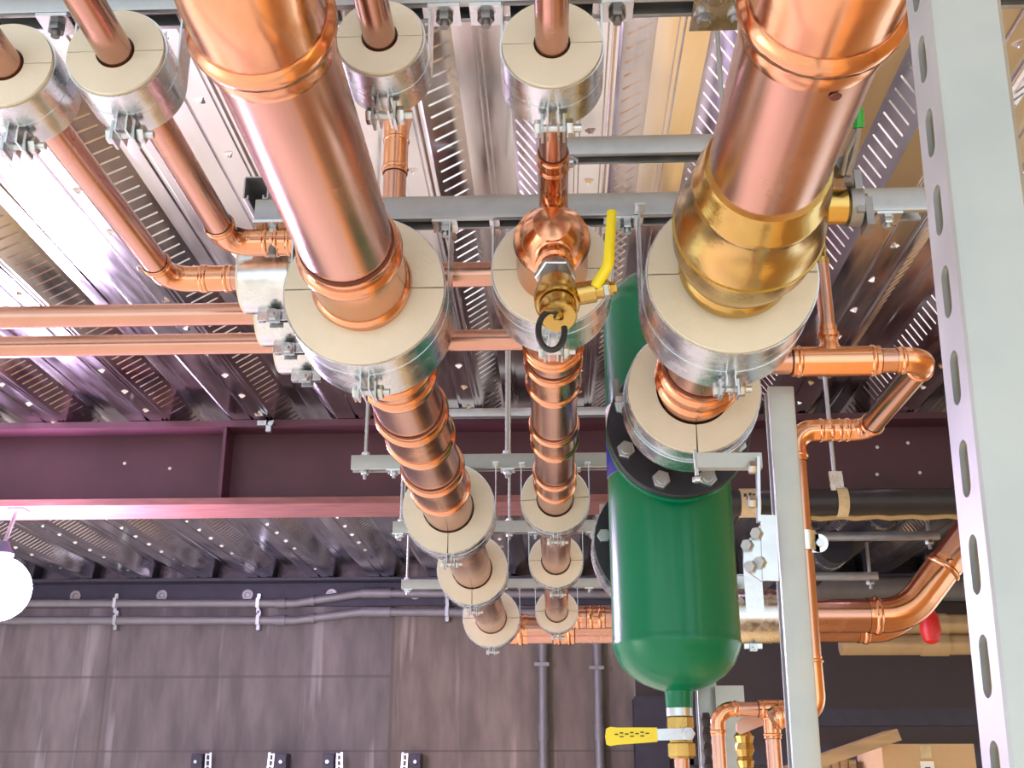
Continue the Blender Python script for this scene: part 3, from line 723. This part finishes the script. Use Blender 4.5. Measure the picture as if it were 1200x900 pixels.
pz = [at(x, y, Y2 - .045) for x, y in ((899, 605), (877, 633), (871, 643), (871, 662), (879, 672), (893, 682), (903, 678))]
t = thing('angle_bracket', 'lower triangular zinc gusset bracket bolted to the grey strut post', 'bracket', pz[4])
mb = MB(); n = len(pz); vs = [p + V((0, dy, 0)) for dy in (-.004, .004) for p in pz]
mb.add(vs, [tuple(range(n)), tuple(range(n, 2 * n))[::-1]] + [(i, (i + 1) % n, n + (i + 1) % n, n + i) for i in range(n)]); mb.build('gusset', M['zinc'], t)
MB().bar(at(900, 604, Y2 - .05), at(903, 681, Y2 - .05), .008, .03, (1, 0, 0)).build('flange_plate', M['zinc'], t)
for px, py in ((878, 640), (889, 626), (893, 660), (882, 665)):
    MB().hexa(at(px, py, Y2 - .05), V((-.6, -.8, 0)), .012, .014).build('bolt', M['zinc'], t)

# ------------------------------------------------------------------ green tank (air separator)
TX, TY, TR = .314, 3.10, .168
zt_top, zt_sh = 1.43, 1.325
t = thing('air_separator', 'tall glossy green steel tank with black bolted flange', 'tank', (TX, TY, .12))
zN = at(797, 830, TY).z
pr = [(zN, .035), (.24, .036), (.25, .038), (.256, .058), (.268, .09), (.288, .122), (.315, .148), (.345, .162), (.362, TR), (.370, TR * 1.012), (.379, TR), (.387, TR)]
pr += [(zt_sh - .02, TR), (zt_sh - .012, TR * 1.012), (zt_sh - .004, TR), (zt_sh + .02, .160), (zt_sh + .055, .143), (zt_sh + .085, .110), (zt_sh + .10, .07), (zt_top, .002)]
MB().lathe((TX, TY, 0), (0, 0, 1), pr, 64).build('shell', M['green'], t)
MB().lathe((CX, 2.92, CZ), (0, 1, 0), [(-.04, .10), (.08, .10)], 40).build('inlet_neck', M['green'], t)
FRr = .184
fl = MB().lathe((CX - .006, 2.835, CZ), (0, 1, 0), [(0, .088), (0, FRr - .003), (.004, FRr), (.028, FRr), (.032, FRr - .003), (.032, .09)], 64, closed=True).build('inlet_flange', M['black'], t)
MB().lathe((CX - .006, 2.868, CZ), (0, 1, 0), [(0, .09), (0, FRr + .001), (.026, FRr + .001), (.026, .09)], 64, closed=True).build('welded_flange', M['green'], t)
for i in range(8):
    a = 2 * PI * (i + .5) / 8 + .04
    MB().hexa((CX - .006 + .152 * math.cos(a), 2.835, CZ + .152 * math.sin(a)), (0, -1, 0), .024, .020, ph=.3).lathe((CX - .006 + .152 * math.cos(a), 2.815, CZ + .152 * math.sin(a)), (0, -1, 0), [(0, .014), (.006, .013)], 14).build('flange_bolt', M['zinc'], fl)
# label curling round the left side
mb = MB(); mb.lathe((TX, TY, .80), (0, 0, 1), [(0, TR + .0006), (0, TR + .0014), (.17, TR + .0014), (.17, TR + .0006)], 10, closed=True, a0=PI - .55 + PI, a1=PI + .1 + PI)
def arc_label(z0, h, a0, a1, m, name, rr):
    n = 12; vs = []; fs = []
    for i in range(n + 1):
        a = a0 + (a1 - a0) * i / n
        for r in (TR + rr, TR + rr + .0007):
            vs += [(TX + r * math.cos(a), TY + r * math.sin(a), z0), (TX + r * math.cos(a), TY + r * math.sin(a), z0 + h)]
    for i in range(n):
        b = 4 * i
        fs += [(b, b + 4, b + 5, b + 1), (b + 2, b + 3, b + 7, b + 6), (b, b + 2, b + 6, b + 4), (b + 1, b + 5, b + 7, b + 3)]
    fs += [(0, 1, 3, 2), (4 * n, 4 * n + 2, 4 * n + 3, 4 * n + 1)]
    return MB().add(vs, fs).build(name, m, t)
arc_label(.82, .20, PI + .02, PI + .75, M['white'], 'white_label', .0003)
arc_label(.82, .105, PI + .02, PI + .75, M['blue'], 'blue_label', .0012)
# outlet flange on the far side
zo = .70
MB().lathe((TX + .01, 3.22, zo), (0, 1, 0), [(0, .10), (.14, .10)], 40).build('outlet_neck', M['green'], t)
fo_ = MB().lathe((TX - .01, 3.36, zo), (0, 1, 0), [(0, .09), (0, .19), (.03, .19), (.03, .09)], 56, closed=True).build('outlet_flange', M['black'], t)
for i in range(8):
    a = 2 * PI * (i + .5) / 8 + .30
    MB().hexa((TX - .01 + .162 * math.cos(a), 3.36, zo + .162 * math.sin(a)), (0, -1, 0), .021, .016).build('flange_bolt', M['zinc'], fo_)
MB().lathe((TX - .01, 3.391, zo), (0, 1, 0), [(0, .0), (.0, .178), (.026, .178), (.026, .09)], 48, closed=True).build('outlet_ring', M['green'], t)
cl = thing('pipe_support', 'galvanised clamp behind the green tank at its far flange', 'pipe clamp', (TX, 3.45, zo))
MB().lathe((TX - .012, 3.425, zo), (0, 1, 0), [(0, .183), (0, .194), (.10, .194), (.10, .183)], 56, closed=True).build('strap', M['galv'], cl)
pb = at(708, 604, 3.425)
MB().box(pb + V((0, .03, 0)), (.05, .06, .006)).hexa(pb + V((0, 0, .004)), (0, 0, 1), .014, .03).hexa(pb + V((0, 0, -.004)), (0, 0, -1), .018, .014).build('bolt', M['zinc'], cl)
# top clamp screw at the upper left of the second disc
pb = at(730, 466, 2.62)
MB().hexa(pb, (-1, 0, 0), .012, .018).lathe(pb + V((-.014, 0, -.004)), (0, 0, 1), [(0, .006), (.05, .006)], 12).build('screw', M['steel'], c2)
MB().box(pb + V((.018, .01, .004)), (.04, .04, .006)).box(pb + V((.018, .01, -.012)), (.04, .04, .006)).build('screw_ear', M['galv'], c2)

# drain under the tank
vz = at(797, 862, TY).z; zb0 = at(797, 889, TY).z; hb = zN - .018 - zb0
t = thing('ball_valve', 'brass ball valve with flat yellow handle under the green tank', 'valve', (TX, TY, zb0))
MB().lathe((TX, TY, zb0), (0, 0, 1), [(0, .030), (.006, .037), (hb * .34, .037), (hb * .37, .031), (hb * .66, .031), (hb * .69, .036), (hb - .006, .036), (hb, .030)], 8, ph=PI / 8).build('body', M['brass'], t, smooth=20)
MB().lathe((TX, TY, zN - .02), (0, 0, 1), [(0, .034), (.022, .034)], 24).build('nipple', M['zinc'], t)
hy = TY - .05; h0 = at(806, 860, hy); h1 = at(770, 861, hy); h2 = at(752, 862, hy); h3 = at(716, 863, hy)
lv = MB().bar(h0, h1, .028, .005, (0, 1, 0)).bar(h1, h2, .020, .006, (0, 1, 0)).build('lever', M['zinc'], t)
d = (h3 - h1).normalized(); up = V((0, 0, 1))
gp = MB(); poly = [(0, .017), (.05, .019), (.10, .0205), (.118, .023), (.128, .019), (.131, 0), (.128, -.019), (.118, -.023), (.10, -.0205), (.05, -.019), (0, -.017)]
gp.prism(poly, h1 + V((0, -.008, 0)) - d * .0, (0, 1, 0), d, up, .015).build('grip', M['yellow'], lv)
gk = MB()
for k in range(7):
    q = h1 + d * (.025 + .013 * k) + V((0, -.0085, .004 + (.003 if k % 2 else 0))); gk.box(q, (.009, .0012, .003))
    if k in (1, 3, 5): gk.box(q + V((0, 0, -.009)), (.01, .0012, .0025))
gk.build('moulded_text_mark', M['ink'], lv)
mb = MB().hexa(h0 + V((0, -.004, 0)), (0, -1, 0), .018, .012); mb.lathe(h0 + V((0, .05, 0)), (0, -1, 0), [(0, .015), (.075, .007)], 16); mb.build('stem_nut', M['zinc'], t)
if True:
    dp = thing('drain_pipe', 'copper drain pipe below the brass valve under the tank', 'pipe', (TX, TY, ZF))
    MB().tube([(TX, TY, zb0 + .004), (TX, TY, ZF)], .02, 20).build('tube', M['copper'], dp)

# low strut behind the tank foot, open side with a rod in it
Y3 = 3.2; x3 = at(822, 850, Y3).x
t = strut((x3 + .045, Y3 + .02, ZF), (x3 + .045, Y3 + .02, .30), (-1, 0, 0), 'strut_post', 'grey strut post behind the foot of the green tank', 'post', m='post')
pr = []; n = 120
for i in range(n): pr.append((.0185 * i, .009 if i % 2 else .014))
MB().lathe((x3 + .01, Y3 - .02, ZF), (0, 0, 1), pr, 10).build('toothed_rod', M['ink'], t, smooth=0)
MB().bar((x3 + .075, Y3 - .03, ZF), (x3 + .075, Y3 - .03, .27), .075, .006, (0, 1, 0)).build('cover_plate', M['post'], t)
# small copper lines under the tank
Y4 = 2.75
p = lambda x, y, Y=Y4: at(x, y, Y)
sm = thing('copper_pipe', 'small copper pipe with elbow and tee below the right of the tank', 'pipe', (p(842, 900).x, Y4, ZF))
e0 = p(842, 862); e1 = p(842, 831); e2 = p(866, 830); e3 = p(899, 830)
rs = .0165
MB().tube([(e0.x, Y4, ZF), (e0.x, Y4, e0.z + .01)], rs, 20).build('tube', M['copper'], sm)
elbow(sm, [V((e0.x, Y4, e0.z)), V((e0.x, Y4, e1.z)), V((e2.x, Y4, e1.z))], rs, .035)
MB().tube([(e2.x - .01, Y4, e1.z), (e3.x, Y4, e1.z)], rs * .95, 20).build('cross_tube', M['copper'], sm)
coupling(sm, (e3.x - .02, Y4, e1.z), (e3.x + .035, Y4, e1.z), rs * 1.15, 'tee')
MB().tube([(e3.x + .008, Y4, e1.z), (e3.x + .008, Y4, ZF)], rs * 1.05, 20).build('drop_tube', M['copper'], sm)
coupling(sm, (e3.x + .008, Y4, e1.z - .065), (e3.x + .008, Y4, e1.z - .012), rs * 1.1)
t = thing('gas_cock', 'small brass valve with pale paddle between two little copper pipes', 'valve', p(872, 870, 2.84))
q = p(872, 868, 2.84)
MB().lathe(q + V((0, 0, -.09)), (0, 0, 1), [(0, .016), (.02, .02), (.03, .017), (.045, .021), (.055, .016), (.07, .023), (.085, .02), (.10, .024), (.11, .016)], 12).build('body', M['brass'], t, smooth=25)
MB().tube([q + V((0, 0, -.09)), (q.x, q.y, ZF)], .014, 16).build('tail_pipe', M['copper'], t)
pd = [p(x, y, 2.84) + V((0, -.02, 0)) for x, y in ((862, 848), (870, 840), (892, 837), (894, 850), (867, 861), (862, 857))]
n = len(pd); mb = MB().add([a + V((0, dy, 0)) for dy in (0, .018) for a in pd], [tuple(range(n)), tuple(range(n, 2 * n))[::-1]] + [(i, (i + 1) % n, n + (i + 1) % n, n + i) for i in range(n)])
mb.build('paddle', M['pink'], t)

# ------------------------------------------------------------------ small copper loop right of the brass valve
ya, ybk = 2.14, 2.60
zl = at(1000, 423, ya).z
ra = .0245
R = thing('copper_pipe', 'thin copper loop right of the brass valve dropping beside the grey post', 'pipe', (.5, ya, zl))
xl = at(918, 424, ya).x; xr_ = at(1086, 424, ya).x
MB().tube([(CX + CRd - .004, ya, zl), (xr_ - .04, ya, zl)], ra, 24).build('tube', M['copper'], R)
t0 = at(928, 424, ya).x; t1 = at(1030, 424, ya).x
coupling(R, (t0, ya, zl), (t1, ya, zl), ra * 1.13, 'tee')
xv = at(969, 380, ya).x
zt1 = at(970, 305, ya).z
MB().lathe((xv, ya, zl), (0, 0, 1), [(0, .024), (ra, .024), (ra * 1.4, .019), (ra * 1.9, .018), (ra * 2.0, .0215), (ra * 2.4, .0215), (ra * 2.5, .018), (ra * 3.0, .018)], 24).build('tee_branch', M['fitting'], R)
MB().tube([(xv, ya, zl + ra * 2), (xv, ya, zt1)], .0155, 20).build('riser', M['copper'], R)
MB().lathe((xv, ya, zt1 - .01), (0, 0, 1), [(0, .0165), (.012, .0165), (.014, .013), (.03, .012), (.032, .015), (.045, .012)], 16).build('riser_adapter', M['brass'], R)
elbow(R, [(xr_ - .06, ya, zl), (xr_, ya, zl), (xr_, ya + .06, zl)], ra, .038)
MB().tube([(xr_, ya + .05, zl), (xr_, ybk - .05, zl)], ra, 24).build('back_tube', M['copper'], R)
elbow(R, [(xr_, ybk - .06, zl), (xr_, ybk, zl), (xr_ - .06, ybk, zl)], ra, .038)
xd = at(935, 560, ybk).x
MB().tube([(xr_ - .05, ybk, zl), (xd + .05, ybk, zl)], ra * .98, 24).build('return_tube', M['copper'], R)
cm = (xr_ + xd) / 2
coupling(R, (xr_ - .095, ybk, zl), (xr_ - .055, ybk, zl), ra)
elbow(R, [(xd + .075, ybk, zl), (xd, ybk, zl), (xd, ybk, zl - .075)], ra, .045)
zbot = at(948, 835, ybk).z; xd2 = at(949, 760, ybk).x
dv = bend([(xd, ybk, zl - .06), (xd2, ybk, zbot + .06)], .01)
MB().tube([(xd, ybk, zl - .06), (xd2, ybk, zbot + .07)], ra * .95, 24).build('drop_tube', M['copper'], R)
elbow(R, [(xd2, ybk, zbot + .12), (xd2, ybk, zbot), (xd2 - .09, ybk, zbot - .01)], ra * .95, .04)
MB().tube([(xd2 - .08, ybk, zbot - .008), (at(905, 845, ybk).x, ybk, zbot - .015)], ra * .95, 20).build('foot_tube', M['copper'], R)
pc = at(941, 635, ybk)
t = thing('strut_clamp', 'small zinc clamp with rounded ear on the thin vertical copper pipe', 'pipe clamp', pc)
MB().lathe(V((pc.x, ybk, pc.z - .022)), (0, 0, 1), [(0, ra), (0, ra + .006), (.044, ra + .006), (.044, ra)], 28, closed=True).build('band', M['galv'], t)
pe = at(960, 637, ybk - .01); mb = MB()
mb.lathe(pe + V((-.002, 0, 0)), (0, -1, 0), [(0, .021), (.006, .021)], 24).box(pe + V((-.012, -.003, 0)), (.022, .006, .042)).build('ear', M['galv'], t)
MB().hexa(pe + V((.0, -.006, 0)), (0, -1, 0), .010, .006).build('screw', M['zinc'], t)

# ------------------------------------------------------------------ far right background services
Yp = 5.95; zp = at(1040, 588, Yp).z
t = thing('black_pipe', 'long black horizontal pipe in front of the beam at right', 'pipe', (1.5, Yp, zp))
MB().tube([(at(845, 588, Yp).x, Yp, zp), (3.4, Yp, zp)], .068, 28).build('tube', M['blackpipe'], t)
lbx = at(877, 592, Yp).x
MB().lathe((lbx - .045, Yp, zp), (1, 0, 0), [(0, .069), (0, .076), (.10, .076), (.10, .069)], 28, closed=True).build('tan_label', M['tan'], t)
mk = MB()
for i, (dx, dz) in enumerate(((-.025, .03), (0, .035), (.02, .028), (-.012, .008), (.0, -.01), (-.005, -.026))): mk.box((lbx + dx, Yp - .075, zp + dz * .8), (.014, .006, .016))
mk.build('ink_mark', M['ink'], t)
hxr = at(980, 580, Yp).x
t = thing('clevis_hanger', 'rod and pale clevis strap holding the black pipe at right', 'hanger', (hxr, Yp, zp))
MB().lathe((hxr, Yp, zp + .14), (0, 0, 1), [(0, .012), (ZD - zp - .15, .012), (ZD - zp - .145, .04), (ZD - zp - .135, .04)], 14).build('rod', M['strut'], t)
MB().hexa((hxr, Yp, zp + .13), (0, 0, 1), .022, .03).build('nut', M['zinc'], t)
MB().bar((hxr, Yp - .04, zp + .03), (hxr, Yp - .02, zp + .16), .07, .012, (0, 1, 0)).build('yoke', M['galv'], t)
ring = [(hxr + .02, Yp - .078 * math.cos(a), zp + .078 * math.sin(a)) for a in [2 * PI * i / 40 for i in range(41)]]
MB().ribbon(ring, (.055, 0, 0), .006).build('strap', M['tan'], t)
ct = at(1000, 603, Yp + .1)
t = thing('cable', 'orange-brown cable strapped along the underside of the black pipe', 'cable', ct)
pts = [(at(935, 604, Yp).x + i * .06, Yp + .03, at(1000, 604, Yp).z + .006 * math.sin(i * 2.1)) for i in range(30)]
MB().tube(pts, .018, 8).build('sheath', M['pvc'], t)
def back_trapeze(py, pl, pr_, Yk, hoops, label, rods, pipes):
    z = at(1000, py, Yk).z; x0, x1 = at(pl, py, Yk).x, at(pr_, py, Yk).x
    t = strut((x0, Yk, z - .04), (x1, Yk, z - .04), (0, 0, 1), 'strut_channel', label, group='struts beyond the beam')
    for hxp, rad in hoops:
        hx_ = at(hxp, py - 20, Yk).x; c = V((hx_, Yk, z + .03 + rad))
        MB().ribbon([(c.x + rad * math.cos(a), Yk, c.z + rad * math.sin(a)) for a in [-PI + PI * i / 24 for i in range(25)]], (0, .05, 0), .010).build('pipe_saddle', M['galv'], t)
    for rx in rods:
        x = at(rx, py, Yk).x
        rr_ = thing('threaded_rod', 'hanger rod at %s' % rods[rx], 'hanger rod', (x, Yk, z - .1), 'threaded hanger rods')
        MB().lathe((x, Yk, z - .1), (0, 0, 1), [(0, .012), (ZD - z + .1, .012)], 10).build('rod', M['strut'], rr_)
        MB().hexa((x, Yk, z - .07), (0, 0, 1), .028, .024).build('nut', M['zinc'], rr_)
    for pxp, rad, lab in pipes:
        hx_ = at(pxp, py - 20, Yk).x; c = V((hx_, Yk, z + .03 + rad))
        q = thing('dark_pipe', lab, 'pipe', c)
        MB().tube([c + V((0, -.2, 0)), c + V((0, 3.4, 0))], rad * .94, 24).build('tube', M['blackpipe'], q)
back_trapeze(626, 955, 1100, 7.45, ((955, .10), (1034, .11)), 'upper far strut with two round saddles beyond the beam at right', {1088: 'the right end of the upper far strut'}, ((1034, .11, 'dark pipe in the right saddle of the upper far strut'),))
back_trapeze(673, 880, 1028, 7.9, ((972, .12),), 'lower far strut with one round saddle beyond the beam at right', {1019: 'the right end of the lower far strut'}, ((972, .12, 'dark pipe in the saddle of the lower far strut'),))
# pipe support on the header right of the tank
x0 = at(866, 730, YB4).x
t = pclamp((x0 - .05, YB4, BZ), 'x', .30, .150, RR + .004, 1.20, 'galvanised insulated clamp on the copper header behind the grey post', 'insulated supports on the header', sw=.10, sc=.12, bolt=1.3)
# grey and beige pipes far behind
for py, rad, Yk, mm_, x0p, lab, nm_ in ((692, .115, 11.4, 'conduit', 840, 'grey horizontal pipe low behind the copper elbow at right', 'grey_pipe'), (733, .077, 9.0, 'pvc', 985, 'upper beige pipe behind the copper elbow at right', 'beige_pipe'), (756, .077, 9.0, 'pvc', 985, 'lower beige pipe behind the copper elbow at right', 'beige_pipe')):
    a = at(x0p, py, Yk)
    t = thing(nm_, lab, 'pipe', a); MB().tube([a, (4.9, Yk, a.z)], rad, 24).build('tube', M[mm_], t)
    MB().lathe((a.x + .6, Yk, a.z), (1, 0, 0), [(0, rad), (0, rad * 1.12), (.2, rad * 1.12), (.2, rad)], 24).build('sleeve', M[mm_], t)
rp = at(1090, 735, 8.6)
t = thing('red_tag', 'red plastic tag hanging before the beige pipes at right', 'tag', rp)
MB().lathe(rp + V((0, 0, -.12)), (0, 0, 1), [(0, .02), (.02, .055), (.10, .075), (.20, .065), (.27, .03), (.30, .012)], 20).build('tag_body', M['red'], t)
MB().tube([rp + V((0, 0, .17)), rp + V((0, 0, .42))], .008, 8).build('cord', M['ink'], t)
# dark shelving beam and stored material at the lower right
t = thing('storage_rack', 'dark horizontal rack rail low behind the grey post at right', 'rack', (2, 10.5, ZF))
for zz in (.62, .30): MB().box((2.7, 10.5, zz), (3.4, .12, .14)).build('rail', M['navy'], t)
for xx in (1.1, 4.3): MB().box((xx, 10.5, -.65), (.12, .12, 2.7)).build('upright', M['navy'], t)
bx0 = at(1032, 872, 5.0); bx1 = at(1140, 872, 5.0); w_ = bx1.x - bx0.x; cb = V(((bx0.x + bx1.x) / 2, 5.2, 0)); ztb = bx0.z
t = thing('cardboard_box', 'brown cardboard box with a small taped label at the bottom right', 'box', (cb.x, 5.2, ztb - .4))
MB().box((cb.x, 5.2, ztb - .2), (w_, .42, .4)).build('carton', M['card'], t)
MB().box((cb.x - w_ * .03, 4.989, ztb - .03), (.045, .004, .05)).build('tape', M['tan'], t)
MB().box((cb.x - w_ * .03, 4.988, ztb - .105), (.055, .004, .075)).build('label', M['white'], t)
MB().box((cb.x - w_ * .03, 4.985, ztb - .105), (.022, .003, .03)).build('printed_mark', M['ink'], t)
st = thing('pallet_shelf', 'wooden shelf under the cardboard box at the bottom right', 'shelf', (cb.x, 5.2, ZF))
MB().box((cb.x, 5.25, ztb - .42), (w_, .6, .04)).build('board', M['wood'], st)
for dx in (-w_ / 2 + .03, w_ / 2 - .03):
    for dy in (-.24, .24): MB().box((cb.x + dx, 5.25 + dy, (ztb - .44 + ZF) / 2), (.08, .08, ztb - .44 - ZF)).build('leg', M['wood'], st)
a, b = at(945, 897, 4.9), at(1046, 862, 4.9)
t = thing('lumber_board', 'pale wooden board leaning up toward the cardboard box', 'board', a)
MB().bar(a - (b - a) * .6, b, .20, .045, (0, 0, 1)).build('plank', M['wood'], t)

a, b = at(962, 876, 5.3), at(1027, 872, 5.3)
t = thing('wooden_crate', 'dull wooden crate under the leaning board beside the cardboard box', 'crate', (a.x, 5.5, ZF))
b.x -= .09; cw = b.x - a.x; zt = a.z - .05
mb = MB().box(((a.x + b.x) / 2, 5.5, zt - .15), (cw, .36, .3))
for q in range(4): mb.box((a.x + cw * (q + .5) / 4, 5.315, zt - .15), (cw / 4 - .008, .014, .29))
mb.build('panels', M['wood'], t)
MB().box(((a.x + b.x) / 2, 5.5, (zt - .3 + ZF) / 2), (cw * .9, .34, zt - .3 - ZF)).build('base', M['wood'], t)

# ------------------------------------------------------------------ light
w = bpy.data.worlds.new('sky'); bpy.context.scene.world = w; w.use_nodes = True
bg = w.node_tree.nodes['Background']; bg.inputs[0].default_value = (.90, .96, 1.0, 1); bg.inputs[1].default_value = 2.1
def lamp(name, kind, loc, energy, col, rot=None, **k):
    l = bpy.data.lights.new(name, kind); l.energy = energy; l.color = col
    for a_, b_ in k.items(): setattr(l, a_, b_)
    o = bpy.data.objects.new(name, l); COL.objects.link(o); o.location = loc
    if rot is not None: o.rotation_euler = rot
    return o
d = V((.90, .12, -.255)).normalized()
lamp('sun', 'SUN', (-6, 0, 6), 14, (1, .96, .88), d.to_track_quat('-Z', 'Y').to_euler(), angle=math.radians(1))

# ------------------------------------------------------------------ camera and view
cd = bpy.data.cameras.new('camera'); cam = bpy.data.objects.new('camera', cd); COL.objects.link(cam)
cam.matrix_world = Matrix.Translation((0, 0, H)) @ Matrix((CR, CU, -CD)).transposed().to_4x4()
cd.sensor_width = 36; cd.lens = F / 1200 * 36; cd.clip_start = .02; cd.clip_end = 100
sc = bpy.context.scene; sc.camera = cam
vs_ = sc.view_settings; vs_.view_transform = 'Standard'; vs_.look = 'None'; vs_.gamma = 1; vs_.use_curve_mapping = False; vs_.exposure = 0.0
sc.cycles.max_bounces = 8; sc.cycles.glossy_bounces = 5; sc.cycles.diffuse_bounces = 4
